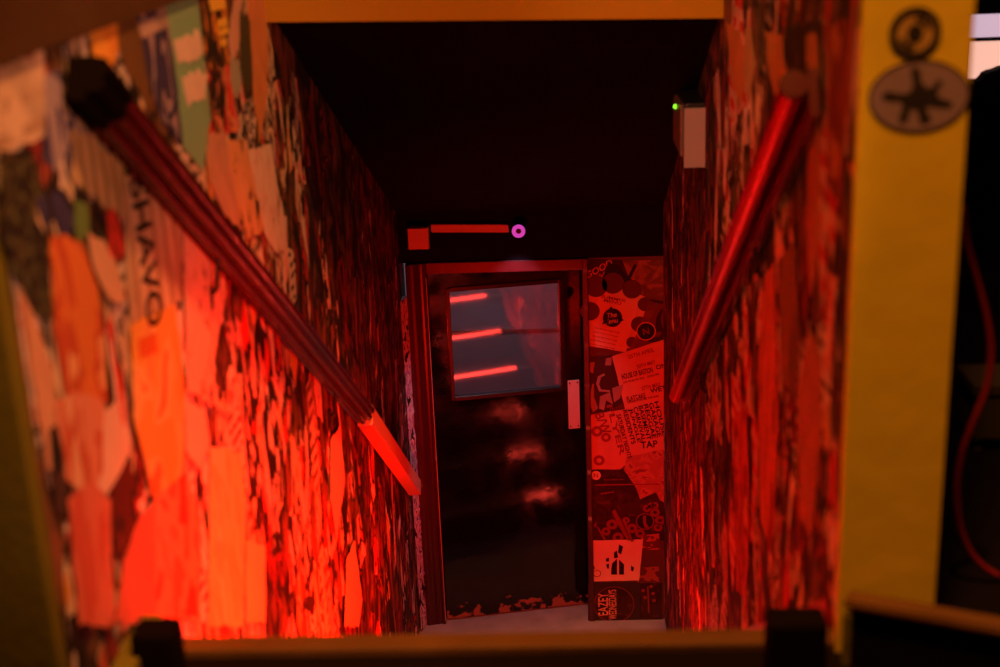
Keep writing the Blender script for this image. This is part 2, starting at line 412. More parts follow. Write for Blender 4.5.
door = thing('door_1', None, None, (HX, HY, 0)); door['kind'] = 'structure'
G0, G1, Z0, Z1 = .104, .692, 1.285, 1.880
bm = bmesh.new()
for q in ((.004, G0, -.03, 1.975), (G1, .812, -.03, 1.975), (G0, G1, -.03, Z0), (G0, G1, Z1, 1.975)):
    b2 = dbox(q[0], q[1], 0, .044, q[2], q[3]); me = bpy.data.meshes.new('x'); b2.to_mesh(me); b2.free(); bm.from_mesh(me); bpy.data.meshes.remove(me)
bmesh.ops.remove_doubles(bm, verts=bm.verts, dist=1e-4)
put('door_leaf', bm, door_m, door)
bead = mat('black_glazing_bead', (.008, .006, .008), .3)
bm = bmesh.new()
w = .022
for q in ((G0 - .012, G0 + .008, Z0 - .012, Z1 + .012), (G1 - .008, G1 + w, Z0 - .012, Z1 + .012), (G0 + .008, G1 - .008, Z0 - .016, Z0 + .006), (G0 + .008, G1 - .008, Z1 - .006, Z1 + .018)):
    b2 = dbox(q[0], q[1], -.010, .006, q[2], q[3], bev=.003); me = bpy.data.meshes.new('x'); b2.to_mesh(me); b2.free(); bm.from_mesh(me); bpy.data.meshes.remove(me)
put('glazing_bead', bm, bead, door)
gl = bpy.data.materials.new('dusty_door_glass'); gl.use_nodes = True
nt = gl.node_tree; nt.nodes.remove(nt.nodes['Principled BSDF']); outn = nt.nodes['Material Output']
tr = nt.nodes.new('ShaderNodeBsdfTransparent'); tr.inputs[0].default_value = (.85, .85, .88, 1)
gs = nt.nodes.new('ShaderNodeBsdfGlossy'); gs.inputs['Roughness'].default_value = .045; gs.inputs[0].default_value = (.9, .9, .92, 1)
df = nt.nodes.new('ShaderNodeBsdfDiffuse'); df.inputs[0].default_value = (.5, .48, .55, 1)
m1 = nt.nodes.new('ShaderNodeMixShader'); m1.inputs[0].default_value = .20
m2 = nt.nodes.new('ShaderNodeMixShader'); m2.inputs[0].default_value = .03
nt.links.new(tr.outputs[0], m1.inputs[1]); nt.links.new(gs.outputs[0], m1.inputs[2])
nt.links.new(m1.outputs[0], m2.inputs[1]); nt.links.new(df.outputs[0], m2.inputs[2]); nt.links.new(m2.outputs[0], outn.inputs[0])
put('glass_pane', dbox(G0, G1, .014, .020, Z0, Z1), gl, door)
s0 = .722; s1 = .785
bm = dbox(s0, s1, -.004, 0, 1.045, 1.325, bev=.0015)
pl = put('push_plate', bm, white_pl, door); pl['label'] = 'pale metal push plate'
bm = bmesh.new()
for zz in (1.06, 1.31):
    for ss in (s0 + .01, s1 - .01):
        b2 = dbox(ss - .004, ss + .004, -.0065, -.004, zz - .004, zz + .004, bev=.001); me = bpy.data.meshes.new('x'); b2.to_mesh(me); b2.free(); bm.from_mesh(me); bpy.data.meshes.remove(me)
put('screw', bm, dark_pl, pl)

# door frame: moulded architrave left, head and right jamb
fr = thing('trim_1', None, None, (HX, YD, 0)); fr['kind'] = 'structure'
bm = bmesh.new()
prof = [(XL + .03, 0), (XL + .03, -.028), (XL + .045, -.032), (XL + .055, -.026), (-.765, -.026), (-.755, -.018), (-.742, -.022), (-.732, -.014), (-.72, -.012), (-.712, -.02), (-.702, -.016), (-.702, .14), (XL + .03, .14)]
prism(bm, [(x, YD + y, -.04) for x, y in prof], (0, 0, 2.08)); put('jamb', bm, frame_m, fr)
bm = newbox(-.702, .10, YD - .012, YD + .14, 1.985, 2.045, bev=.004); put('head', bm, frame_m, fr)
bm = newbox(.098, .126, YD - .016, YD + .14, -.04, 2.045, bev=.004); put('jamb', bm, frame_m, fr)
bm = newbox(.098, .125, YD + .14, YD + .30, 0, 2.045); put('gap_light_block', bm, near_black, fr)  # unseen piece added to keep light out of the door gap

ed = put('pale_edge', newbox(-.7035, -.6995, YD - .0185, YD - .0155, -.02, 1.97), mat('pale_edge_colour', (.55, .45, .42), .5), fr); ed['label'] = 'thin pale edge'  # thin pale strip along the inner edge of the jamb
# dim room beyond the glass
bm = newbox(-2.2, 1.6, 8.8, 8.9, 0, 3.0); struct('wall_beyond', bm, mat('grey_plaster', (.42, .36, .46), .8, vary=.15, vscale=1.3))
bm = newbox(-2.2, 1.6, 8.79, 8.8, 1.01, 1.022); struct('trim_2', bm, dark_wood)
bm = newbox(-2.2, 1.6, 7.6, 8.8, -.14, -.04); struct('floor_beyond', bm, floor_m)

# paper wrapped round the end of the left wall beside the frame
# ------------------------------------------------------------------ posters
rnd = random.Random(7)
LAYER = {'L': 0, 'R': 0, 'D': 0}
def torn(pts2, jag, step=.03):
    out = []
    n = len(pts2)
    for i in range(n):
        a = Vector(pts2[i]); b = Vector(pts2[(i + 1) % n]); d = b - a
        k = max(1, int(d.length / step)); pn = Vector((-d.y, d.x)).normalized() if d.length > 0 else Vector((0, 0))
        for j in range(k):
            p = a + d * j / k
            if j: p = p + pn * rnd.uniform(-jag, jag)
            out.append(p)
    return out

def to_plane(side, px, py):
    if side == 'L': p = atX(px, py, XL); return (p.y, p.z)
    if side == 'R': p = atX(px, py, XR); return (p.y, p.z)
    p = atY(px, py, YD); return (p.x, p.z)
def from_plane(side, a, b, off):
    if side == 'L': return Vector((XL + off, a, b))
    if side == 'R': return Vector((XR - off, a, b))
    return Vector((a, YD - off, b))
def normal(side): return {'L': Vector((1, 0, 0)), 'R': Vector((-1, 0, 0)), 'D': Vector((0, -1, 0))}[side]

def sheet(side, pix, m, label, jag=.006, cat='poster', name='poster', group=None, world=None, parent=None, off=None):
    p2 = world if world else [to_plane(side, *q) for q in pix]
    p2 = torn(p2, jag)
    if off is None:
        LAYER[side] += 1; off = .0026 + LAYER[side] * .00018
    cx = sum(p.x for p in p2) / len(p2); cz = sum(p.y for p in p2) / len(p2)
    bm = bmesh.new()
    prism(bm, [from_plane(side, p.x, p.y, off) for p in p2], normal(side) * .0006)
    o = put(name, bm, m, parent, origin=from_plane(side, cx, cz, off))
    o['off'] = off + .0006
    if parent is None: tag(o, label, cat, group)
    elif label: o['label'] = label
    return o

def lettering(side, txt, px, py, hpx, ang, m, parent, width=None, shear=0.0, name='lettering'):
    """text on the wall: px,py centre of the line in the photo, cap height in metres, angle on the wall"""
    cu = bpy.data.curves.new('t', 'FONT'); cu.body = txt; cu.size = 1; cu.offset = .018; cu.align_x = 'CENTER'; cu.align_y = 'CENTER'; cu.shear = shear
    cu.space_line = .85
    ob = bpy.data.objects.new('t', cu); C.objects.link(ob)
    bpy.context.view_layer.update()
    me = bpy.data.meshes.new_from_object(ob.evaluated_get(bpy.context.evaluated_depsgraph_get()))
    bpy.data.objects.remove(ob); bpy.data.curves.remove(cu)
    bm = bmesh.new(); bm.from_mesh(me); bpy.data.meshes.remove(me)
    if not bm.verts: bm.free(); return
    xs = [v.co.x for v in bm.verts]; ys = [v.co.y for v in bm.verts]
    wx = max(xs) - min(xs); hy = max(ys) - min(ys); mxc = (max(xs) + min(xs)) / 2; myc = (max(ys) + min(ys)) / 2
    sy = hpx / hy; sx = (width / wx) if width else sy
    ca, cb = to_plane(side, px, py); c, s = math.cos(R(ang)), math.sin(R(ang))
    flip = -1 if side == 'R' else 1                 # keeps the writing readable on the right-hand wall
    off = parent['off'] + .0003
    for v in bm.verts:
        x = (v.co.x - mxc) * sx * flip; y = (v.co.y - myc) * sy
        v.co = from_plane(side, ca + x * c - y * s, cb + x * s + y * c, off)
    g = bmesh.ops.extrude_face_region(bm, geom=bm.faces[:])
    bmesh.ops.translate(bm, verts=[v for v in g['geom'] if isinstance(v, bmesh.types.BMVert)], vec=normal(side) * .0002)
    return put(name, bm, m, parent, origin=from_plane(side, ca, cb, off))

def disc(side, px, py, r, m, parent, n=28, rin=0.0, name='printed_disc', half=None, dz=.0003, sx=1.0):
    ca, cb = to_plane(side, px, py); off = parent['off'] + dz
    bm = bmesh.new()
    a0, a1 = (0, 360) if half is None else (half, half + 180)
    P = [(ca + r * sx * math.cos(R(a0 + (a1 - a0) * k / n)), cb + r * math.sin(R(a0 + (a1 - a0) * k / n))) for k in range(n if half is None else n + 1)]
    if rin:
        Q = [(ca + rin * sx * math.cos(R(360 * k / n)), cb + rin * math.sin(R(360 * k / n))) for k in range(n)]
        vo = [bm.verts.new(from_plane(side, *p, off)) for p in P]; vi = [bm.verts.new(from_plane(side, *p, off)) for p in Q]
        for k in range(n): bm.faces.new((vo[k], vo[(k + 1) % n], vi[(k + 1) % n], vi[k]))
        g = bmesh.ops.extrude_face_region(bm, geom=bm.faces[:])
        bmesh.ops.translate(bm, verts=[v for v in g['geom'] if isinstance(v, bmesh.types.BMVert)], vec=normal(side) * .0002)
    else:
        prism(bm, [from_plane(side, *p, off) for p in P], normal(side) * .0002)
    o = put(name, bm, m, parent, origin=from_plane(side, ca, cb, off)); o['off'] = off + .0002
    return o

def shape(side, pix, m, parent, name='printed_shape', dz=.0003, jag=0.0):
    return sheet(side, pix, m, None, jag=jag, name=name, parent=parent, off=parent['off'] + dz)

ink = mat('black_ink', (.015, .013, .015), .7, spec=.2)
inkr = mat('rust_ink', (.26, .04, .03), .7, spec=.2)
papw = mat('white_paper', (.75, .70, .66), .75, spec=.2, vary=.15, vscale=12)
papm = mat('mid_grey_paper', (.34, .28, .26), .75, spec=.2, vary=.3, vscale=14)
gold = mat('orange_ink', (.7, .28, .05), .7, spec=.2)

# --- generic pasted layers: one uncountable skin per wall
fill_mats = [
    blotch('torn_print_a', [BLACK, WHITE, REDP, CREAM], [0, .44, .53, .60], (5.5, 8.5, 3.2), 4, 1.6, seed=1),
    blotch('torn_print_b', [WHITE, BLACK, CREAM, ORANGE], [0, .40, .52, .60], (6, 9, 3), 5, 1.2, seed=5),
    blotch('torn_print_c', [NAVY, CREAM, BLACK, WHITE], [0, .42, .50, .58], (7, 11, 3.5), 4, 2.0, seed=9),
    blotch('torn_print_d', [REDP, BLACK, PINK, WHITE], [0, .43, .52, .6], (5, 8, 3), 3, 1.8, seed=12),
    blotch('torn_print_e', [OLIVE, BLACK, BROWN, CREAM], [0, .42, .52, .62], (7, 9, 4), 4, 1.3, seed=17),
    printed('small_print_white', WHITE, BLACK, .035, .45, 2, seed=2),
    printed('small_print_cream', CREAM, BROWN, .05, .5, 2, seed=4),
    printed('column_print_white', WHITE, BLACK, .045, .5, 1, seed=6),
    printed('small_print_pink', PINK, REDP, .06, .5, 2, seed=8),
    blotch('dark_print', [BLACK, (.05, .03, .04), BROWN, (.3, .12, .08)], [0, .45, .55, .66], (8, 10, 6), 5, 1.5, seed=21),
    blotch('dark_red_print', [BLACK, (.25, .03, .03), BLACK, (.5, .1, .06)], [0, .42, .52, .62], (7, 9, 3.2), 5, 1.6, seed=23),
]
def filler(side, y0, y1, zlo, zhi, n, label, wts):
    rr = random.Random(hash((side, 11)) % 1000 if False else (31 if side == 'L' else 57))
    bm = bmesh.new(); idx = []
    for i in range(n):
        a = y0 + (y1 - y0) * rr.random(); lo, hi = zlo(a), zhi(a)
        b = lo + (hi - lo) * rr.random()
        far = (a - y0) / (y1 - y0)
        w = rr.uniform(.07, .26) * (1 - .35 * far); h = rr.uniform(.14, .50) * (1 - .25 * far)
        th = rr.uniform(-.35, .35)
        nseg = rr.choice((4, 5, 6))
        base = [(-w / 2, -h / 2), (w / 2, -h / 2 * rr.uniform(.4, 1)), (w / 2 * rr.uniform(.5, 1), h / 2), (-w / 2 * rr.uniform(.2, 1), h / 2 * rr.uniform(.6, 1.1))]
        if rr.random() < .45: base = [(-w / 2, -h / 2 * rr.uniform(.3, 1)), (w * .1, -h / 2), (w / 2, -h * .1), (w / 2 * rr.random(), h / 2), (-w / 2 * rr.random(), h * .42)]
        P = []
        for k in range(len(base)):
            p = Vector(base[k]); q = Vector(base[(k + 1) % len(base)]); d = q - p; m_ = max(1, int(d.length / .045))
            for j in range(m_):
                u = p + d * j / m_ + (Vector((rr.uniform(-.009, .009), rr.uniform(-.009, .009))) if j else Vector((0, 0)))
                P.append(u)
        c, s = math.cos(th), math.sin(th)
        W = []
        for u in P:
            yy = a + u.x * c - u.y * s; zz = b + u.x * s + u.y * c
            yy = min(max(yy, y0), y1); zz = min(max(zz, zlo(yy) - .1), zhi(yy)); W.append((yy, zz))
        off = .0004 + i * (.0020 / n)
        vs = [bm.verts.new(from_plane(side, y, z, off)) for y, z in W]
        try: f_ = bm.faces.new(vs)
        except ValueError: continue
        wt = wts(a, b)
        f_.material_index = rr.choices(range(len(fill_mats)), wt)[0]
    bmesh.ops.triangulate(bm, faces=bm.faces[:])
    me = bpy.data.meshes.new('torn_poster_layers'); bm.to_mesh(me); bm.free()
    for m_ in fill_mats: me.materials.append(m_)
    o = bpy.data.objects.new('torn_poster_layers', me); C.objects.link(o)
    tag(o, label, 'poster scraps', kind='stuff')
def lw(y, z):  # far scraps chosen darker: shade past the header and above the rail
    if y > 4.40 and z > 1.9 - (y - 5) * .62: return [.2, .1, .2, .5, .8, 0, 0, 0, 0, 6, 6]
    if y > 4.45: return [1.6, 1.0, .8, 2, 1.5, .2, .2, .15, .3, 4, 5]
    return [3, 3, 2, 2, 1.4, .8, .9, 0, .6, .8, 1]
def rw(y, z):  # shade at the far end of this wall goes into darker prints
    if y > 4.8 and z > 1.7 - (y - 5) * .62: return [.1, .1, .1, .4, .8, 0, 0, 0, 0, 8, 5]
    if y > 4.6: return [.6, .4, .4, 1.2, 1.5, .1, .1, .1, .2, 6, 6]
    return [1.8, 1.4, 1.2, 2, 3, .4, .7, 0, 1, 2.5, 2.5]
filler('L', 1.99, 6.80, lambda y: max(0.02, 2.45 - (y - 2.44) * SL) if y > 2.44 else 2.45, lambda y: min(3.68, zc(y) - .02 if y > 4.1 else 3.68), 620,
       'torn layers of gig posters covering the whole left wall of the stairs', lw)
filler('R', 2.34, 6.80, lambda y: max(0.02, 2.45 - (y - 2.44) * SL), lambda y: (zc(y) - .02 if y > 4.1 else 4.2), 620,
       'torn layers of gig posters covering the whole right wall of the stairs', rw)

# --- individual posters, left wall (outlines follow the sheets as they hang on the wall)
def P(nm, *a, **k): return blotch(nm, *a, **k)
s = sheet('L', [(-6, 68), (42, 50), (46, 138), (-6, 158)], printed('cream_page', (.70, .58, .46), (.45, .33, .24), .05, .4, 2, seed=1, words=.5), 'cream printed page at the top left corner of the left wall')
s = sheet('L', [(42, 78), (58, 70), (66, 150), (56, 172), (42, 160)], blotch('blue_eye_print', [NAVY, (.35, .32, .42), NAVY], [0, .42, .6], (14, 9, 4), 2, 1, seed=2), 'narrow blue and grey torn strip beside the cream page')
s = sheet('L', [(88, 32), (119, 15), (117, 48), (110, 70), (92, 58)], blotch('orange_print', [ORANGE, (.85, .45, .08), (.5, .2, .05)], [0, .45, .66], (6, 8, 5), 3, 1, seed=3), 'torn orange scrap above the top of the left handrail')
s = sheet('L', [(115, 16), (134, 9), (146, 60), (150, 112), (124, 70), (116, 45)], mat('brown_card', (.14, .08, .03), .75, vary=.3), 'dark brown strip between the orange scrap and the navy poster')
s = sheet('L', [(133, 9), (165, -4), (170, 28), (140, 39)], printed('mauve_head', (.50, .42, .42), NAVY, .09, .55, 2, seed=6), 'pale torn heading of the navy poster near the top of the left wall')
s = sheet('L', [(139, 38), (168, 28), (176, 90), (181, 146), (160, 122), (146, 78)], blotch('navy_print', [NAVY, (.04, .04, .13), (.34, .30, .40)], [0, .45, .60], (11, 14, 6), 3, 2.2, seed=8), 'navy blue poster with pale swirls on the upper left wall')
s = sheet('L', [(163, -6), (196, -6), (202, 60), (209, 118), (200, 172), (182, 148), (172, 60)], mat('mint_paper', MINT, .75, vary=.12), 'mint green poster with cream patches on the upper left wall')
shape('L', [(171, 42), (197, 31), (201, 52), (190, 60), (176, 64)], papw, s, 'printed_patch', jag=.01)
shape('L', [(180, 76), (196, 68), (206, 74), (203, 100), (186, 108), (182, 92)], papw, s, 'printed_patch', jag=.01)
s = sheet('L', [(195, -6), (226, -6), (238, 60), (226, 66), (206, 72)], blotch('black_orange_print', [BLACK, ORANGE, BLACK, BROWN], [0, .38, .46, .60], (9, 12, 4), 3, 1.4, seed=4), 'black poster with yellow blocks at the top of the left wall')
shape('L', [(206, -3), (222, -3), (224, 8), (209, 12)], mat('yellow_ink', YELLOW, .7), s, 'printed_block')
for q in ([(215, 20), (225, 17), (226, 25), (216, 28)], [(216, 30), (226, 27), (227, 33), (218, 37)], [(218, 39), (224, 38), (225, 45), (219, 47)]):
    shape('L', q, bpy.data.materials['yellow_ink'], s, 'printed_block')
s = sheet('L', [(205, 72), (231, 62), (233, 100), (238, 128), (216, 140), (208, 108)], blotch('red_brown_print', [REDP, BLACK, (.7, .3, .18), REDP], [0, .4, .52, .62], (9, 12, 4), 3, 2, seed=7), 'torn red and brown scrap under the black and yellow poster')
s = sheet('L', [(232, 0), (240, -4), (238, 40), (230, 66), (226, 40)], mat('pale_pink_paper', (.6, .42, .36), .75, vary=.2), 'thin pale torn ribbon at the top of the left wall')
s = sheet('L', [(246, -5), (262, -5), (267, 50), (264, 110), (258, 144), (252, 100), (248, 40)], mat('orange_brown_paper', (.62, .30, .12), .75, vary=.25, vscale=14), 'long orange brown torn strip near the header end of the left wall')
s = sheet('L', [(238, 10), (248, 20), (251, 80), (244, 100), (238, 60)], mat('dark_olive_paper', (.05, .06, .03), .8), 'dark olive sliver beside the long orange brown strip')
s = sheet('L', [(229, 58), (237, 60), (240, 82), (234, 100), (228, 80)], mat('grey_teal_paper', (.35, .42, .38), .8), 'small grey teal scrap above the speckled strip')
s = sheet('L', [(240, 104), (250, 96), (254, 120), (252, 150), (244, 152)], blotch('speckled_print', [GREY, BLACK, WHITE], [0, .42, .54], (40, 50, 40), 2, 0, seed=6), 'small speckled grey strip next to the orange brown strip')
s = sheet('L', [(246, 150), (269, 144), (276, 190), (285, 228), (278, 256), (266, 240), (258, 222)], blotch('white_torn_print', [WHITE, (.72, .60, .56), (.3, .22, .2)], [0, .52, .66], (16, 22, 14), 3, .5, seed=14), 'white torn paper hanging halfway up where the left wall turns dark')
s = sheet('L', [(226, 138), (243, 140), (256, 200), (262, 232), (246, 238), (232, 205), (222, 170)], blotch('peach_print', [(.75, .48, .28), (.7, .42, .22), BLACK], [0, .45, .62], (9, 14, 7), 3, 1, seed=15), 'peach torn poster with dark marks above the left handrail')
s = sheet('L', [(205, 135), (222, 130), (232, 190), (240, 232), (222, 215), (208, 180)], mat('dusty_pink_paper', (.55, .34, .26), .75, vary=.3, vscale=14), 'dusty pink torn strip touching the left handrail')
s = sheet('L', [(68, 130), (92, 138), (122, 168), (126, 218), (98, 205), (70, 180)], printed('striped_sheet', (.62, .48, .30), (.30, .22, .08), .055, .4, 1, seed=11, words=.3), 'beige sheet with upright stripes under the left handrail')
s = sheet('L', [(-5, 150), (30, 158), (42, 190), (50, 320), (30, 316), (14, 282), (-5, 235)], blotch('dark_green_print', [OLIVE, BLACK, (.10, .09, .04)], [0, .42, .6], (30, 40, 30), 2, .5, seed=3), 'dark green textured poster low at the left edge of the papered wall')
s = sheet('L', [(30, 196), (58, 188), (72, 208), (68, 234), (46, 240), (34, 222)], blotch('dark_blue_print', [NAVY, BLACK, CREAM], [0, .42, .62], (10, 14, 8), 2, 1, seed=13), 'black and blue rounded scrap above the red orange poster')
s = sheet('L', [(46, 236), (76, 238), (94, 286), (100, 330), (104, 402), (64, 404), (50, 330)], blotch('red_orange_print', [(.72, .22, .06), (.55, .10, .04), (.78, .40, .20)], [0, .48, .62], (7, 10, 6), 3, 1, seed=10), 'red orange torn poster beside the dark green one')
s = sheet('L', [(72, 200), (84, 205), (86, 232), (74, 244), (70, 222)], mat('leaf_green_paper', (.12, .25, .07), .8), 'small leaf green scrap under the beige striped sheet')
s = sheet('L', [(84, 232), (100, 240), (112, 262), (122, 300), (112, 304), (98, 286), (88, 262)], mat('salmon_paper', (.68, .42, .30), .8, vary=.15), 'salmon arrow shaped scrap left of the sheet with upright lettering')
s = sheet('L', [(122, 182), (148, 188), (178, 228), (179, 302), (128, 324), (122, 290)], printed('lettered_page', (.70, .56, .44), (.40, .27, .17), .075, .35, 1, seed=19, words=.35), 'pale sheet with bold black upright lettering under the left handrail')
lettering('L', 'SHAVO', 143, 252, .11, -90, ink, s, width=.31, shear=.2)
s = sheet('L', [(127, 325), (172, 304), (180, 380), (182, 470), (150, 500), (130, 420)], blotch('amber_print', [(.80, .45, .10), (.80, .58, .22), (.7, .22, .06)], [0, .5, .62], (5, 8, 6), 2, .8, seed=18), 'amber poster with orange blocks below the lettered sheet')
shape('L', [(134, 340), (152, 332), (154, 352), (136, 358)], mat('deep_orange_ink', (.7, .16, .03), .7), s, 'printed_block')
s = sheet('L', [(179, 226), (216, 262), (220, 306), (212, 352), (206, 402), (184, 392)], blotch('white_scribble_print', [(.72, .55, .48), (.70, .52, .44), (.2, .14, .12)], [0, .5, .62], (9, 16, 9), 3, 2, seed=16), 'white poster with grey scribbles right of the lettered sheet')
s = sheet('L', [(14, 285), (30, 318), (50, 372), (52, 470), (42, 470), (30, 390)], mat('salmon_sliver', (.66, .36, .24), .8, vary=.2), 'long salmon sliver along the near left edge of the papered wall')
s = sheet('L', [(92, 420), (112, 400), (126, 450), (106, 500), (90, 480)], mat('pink_lit_paper', (.78, .60, .52), .8, vary=.12), 'pale pink scrap low on the left wall near its front edge')
s = sheet('L', [(44, 430), (58, 425), (66, 470), (60, 520), (50, 510)], blotch('black_scrap', [BLACK, (.08, .04, .04)], [0, .5], (8, 8, 8), 2, 1), 'black scrap low on the left wall beside the front pier')
s = sheet('L', [(104, 492), (126, 452), (134, 520), (118, 560), (104, 560)], blotch('dark_red_scrap', [(.10, .02, .02), BLACK, (.4, .08, .05)], [0, .5, .62], (8, 12, 8), 3, 1, seed=3), 'dark red patch low on the left wall under the pale pink scrap')
s = sheet('L', [(207, 446), (240, 452), (242, 540), (240, 626), (204, 626), (206, 540)], blotch('yellow_tall_sheet', [(.80, .66, .32), (.78, .52, .24), (.82, .70, .4)], [0, .46, .56], (9, 12, 4), 3, 1, seed=21), 'tall pale yellow sheet low on the left wall, brightest under the red light')
s = sheet('L', [(243, 540), (262, 545), (262, 624), (243, 624)], mat('pale_yellow_paper', (.8, .66, .34), .8, vary=.15), 'small pale yellow sheet to the right of the tall yellow one')
s = sheet('L', [(181, 400), (200, 408), (206, 440), (196, 470), (182, 450)], mat('blush_paper', (.8, .6, .52), .8, vary=.1), 'blush torn scrap at the lower end of the amber poster')
s = sheet('L', [(50, 400), (70, 392), (100, 404), (98, 470), (84, 500), (60, 478)], blotch('coral_print', [(.75, .30, .20), (.6, .14, .08), (.8, .45, .3)], [0, .5, .62], (5, 7, 4), 2, 1, seed=41), 'coral poster low on the left wall under the red orange one')
s = sheet('L', [(62, 500), (90, 482), (106, 500), (106, 560), (110, 626), (74, 626)], blotch('coral_print_b', [(.72, .20, .14), (.66, .12, .08), (.5, .06, .04)], [0, .5, .64], (5, 7, 4), 2, 1, seed=43), 'light coral sheet at the foot of the left wall beside the front pier')
s = sheet('L', [(118, 562), (134, 520), (150, 500), (153, 620), (110, 624)], mat('hot_coral_paper', (.70, .16, .11), .8, vary=.25, vscale=9), 'plain coral sheet between two torn posters at the foot of the left wall')
s = sheet('L', [(150, 500), (182, 472), (196, 520), (196, 622), (152, 618)], blotch('red_cream_print', [(.7, .14, .08), (.75, .30, .18), (.5, .06, .04)], [0, .46, .58], (5, 7, 5), 3, 1, seed=31), 'red and cream poster low on the left wall below the amber poster')
s = sheet('L', [(328, 440), (338, 425), (342, 480), (334, 540), (328, 500)], mat('cream_sliver', (.72, .5, .4), .8, vary=.2), 'cream upright sliver beside the short end length of handrail')
s = sheet('L', [(344, 560), (352, 540), (360, 600), (356, 628), (342, 626)], mat('peach_corner_paper', (.78, .55, .36), .8, vary=.2), 'small peach sheet at the foot of the left wall near the door')

# --- individual posters, right wall
s = sheet('R', [(727, 22), (741, 30), (748, 70), (742, 110), (734, 84)], mat('rust_orange_paper', (.55, .20, .06), .8, vary=.3), 'rust orange torn strip at the top far end of the right wall')
s = sheet('R', [(746, 30), (752, 26), (756, 66), (750, 104), (745, 84)], mat('pale_tan_paper', (.45, .30, .14), .8, vary=.3), 'pale tan ribbon beside the rust orange strip on the right wall')
s = sheet('R', [(766, 30), (784, 36), (786, 84), (776, 96), (768, 62)], blotch('orange_tan_print', [(.5, .24, .09), (.58, .30, .10), BROWN], [0, .5, .62], (8, 12, 6), 2, 1, seed=5), 'orange tan torn poster above the right handrail')
s = sheet('R', [(784, 26), (824, 22), (826, 112), (808, 96), (790, 84)], blotch('near_black_print', [BLACK, (.03, .03, .03), BROWN], [0, .5, .66], (8, 12, 6), 3, 1, seed=6), 'black poster behind the top of the right handrail')  # near-black sheet behind the rail's upper end
s = sheet('R', [(808, 36), (818, 34), (822, 76), (814, 84), (808, 60)], mat('tan_flame_paper', (.45, .22, .07), .8, vary=.25), 'tan flame shaped scrap on the black poster')
s = sheet('R', [(826, 26), (852, 20), (848, 120), (844, 210), (828, 180), (830, 90)], blotch('maroon_print', [(.30, .06, .03), (.20, .03, .02), (.5, .16, .07)], [0, .5, .6], (5, 6, 3), 3, 1, seed=8), 'maroon poster on the right wall next to the ochre pier')
s = sheet('R', [(764, 278), (776, 262), (780, 420), (774, 560), (762, 520), (760, 380)], blotch('orange_red_print', [(.62, .22, .08), (.5, .14, .05), (.25, .05, .03)], [0, .5, .62], (6, 9, 3), 3, 1, seed=9), 'long orange red torn strip below the middle of the right handrail')
s = sheet('R', [(780, 262), (796, 240), (802, 330), (798, 400), (784, 380)], blotch('khaki_print', [(.28, .17, .06), (.2, .12, .05), OLIVE], [0, .5, .62], (8, 10, 4), 3, 1, seed=10), 'khaki brown torn poster right of the long orange red strip')
s = sheet('R', [(800, 390), (812, 330), (824, 360), (824, 440), (814, 540), (802, 520)], mat('copper_paper', (.42, .13, .06), .8, vary=.35, vscale=12), 'copper coloured torn poster low on the right wall near the pier')
s = sheet('R', [(824, 410), (832, 400), (834, 440), (828, 456)], mat('ginger_paper', (.6, .3, .12), .8), 'small ginger scrap beside the ochre pier')
s = sheet('R', [(735, 420), (748, 400), (752, 520), (748, 600), (738, 590)], blotch('scarlet_print', [(.6, .12, .06), (.3, .04, .03), (.7, .3, .15)], [0, .5, .6], (8, 9, 4), 3, 1, seed=12), 'scarlet torn strip low in the middle of the right wall')
s = sheet('R', [(812, 126), (822, 122), (822, 240), (814, 300), (808, 220)], mat('burnt_orange_paper', (.5, .17, .06), .8, vary=.3), 'burnt orange upright strip just right of the right handrail')

# --- flyers on the panel to the right of the door
dk = blotch('black_flyer', [(.03, .01, .01), (.05, .015, .015), (.09, .03, .025)], [0, .5, .64], (14, 14, 14), 3, 1, seed=2)
s = sheet('D', [(588, 259), (622, 260), (634, 292), (588, 292)], dk, 'black flyer with orange scrawled lettering at the top left of the panel', .002)
lettering('D', 'GOOD\nTIMES', 601, 272, .075, 28, gold, s, width=.15, shear=.3)
s = sheet('D', [(622, 260), (664, 260), (664, 304), (636, 297)], blotch('brown_photo', [(.05, .02, .01), (.14, .05, .02), (.28, .10, .04)], [0, .42, .6], (13, 13, 13), 4, 1, seed=4, ramp='EASE'), 'dim brown photo flyer at the top right of the panel', .002)
shape('D', [(628, 276), (634, 264), (637, 265), (631, 278)], ink, s)
s = sheet('D', [(588, 283), (604, 279), (652, 300), (636, 348), (588, 346)], mat('cream_flyer', (.62, .40, .28), .7, vary=.15), 'cream patterned flyer with dark half circles behind the menu sheet', .002)
for px, py, r in ((596, 286, .058), (613, 283, .056), (632, 289, .05), (645, 304, .038), (590, 311, .05), (639, 324, .042), (632, 342, .03)):
    disc('D', px, py, r, mat('brown_half_disc', (.09, .025, .015), .8) if 'brown_half_disc' not in bpy.data.materials else bpy.data.materials['brown_half_disc'], s)
s = sheet('D', [(608, 262), (619, 266), (642, 290), (634, 291), (603, 278)], ink, 'black pointed paper wedge across the top of the panel', 0)
s = sheet('D', [(599, 292), (638, 302), (626, 352), (587, 345)], mat('menu_paper', (.72, .46, .32), .7, spec=.2, vary=.12, vscale=14), 'tilted pale menu sheet with a round black logo', .0015)
mnu = s
lettering('D', 'SUMMER\nMENU', 613, 300, .035, -14, inkr, s, width=.13)
lg = disc('D', 612.5, 317.5, .050, ink, s)
shape('D', [(606, 313), (611, 306), (616, 312)], ink, s, 'logo_point', .0004)
shape('D', [(602, 324), (606, 316), (609, 322)], ink, s, 'logo_point', .0004)
shape('D', [(618, 316), (624, 320), (618, 322)], ink, s, 'logo_point', .0004)
lettering('D', 'The\nVenus', 612.5, 317.5, .058, 8, papw, lg, width=.082, shear=.3)
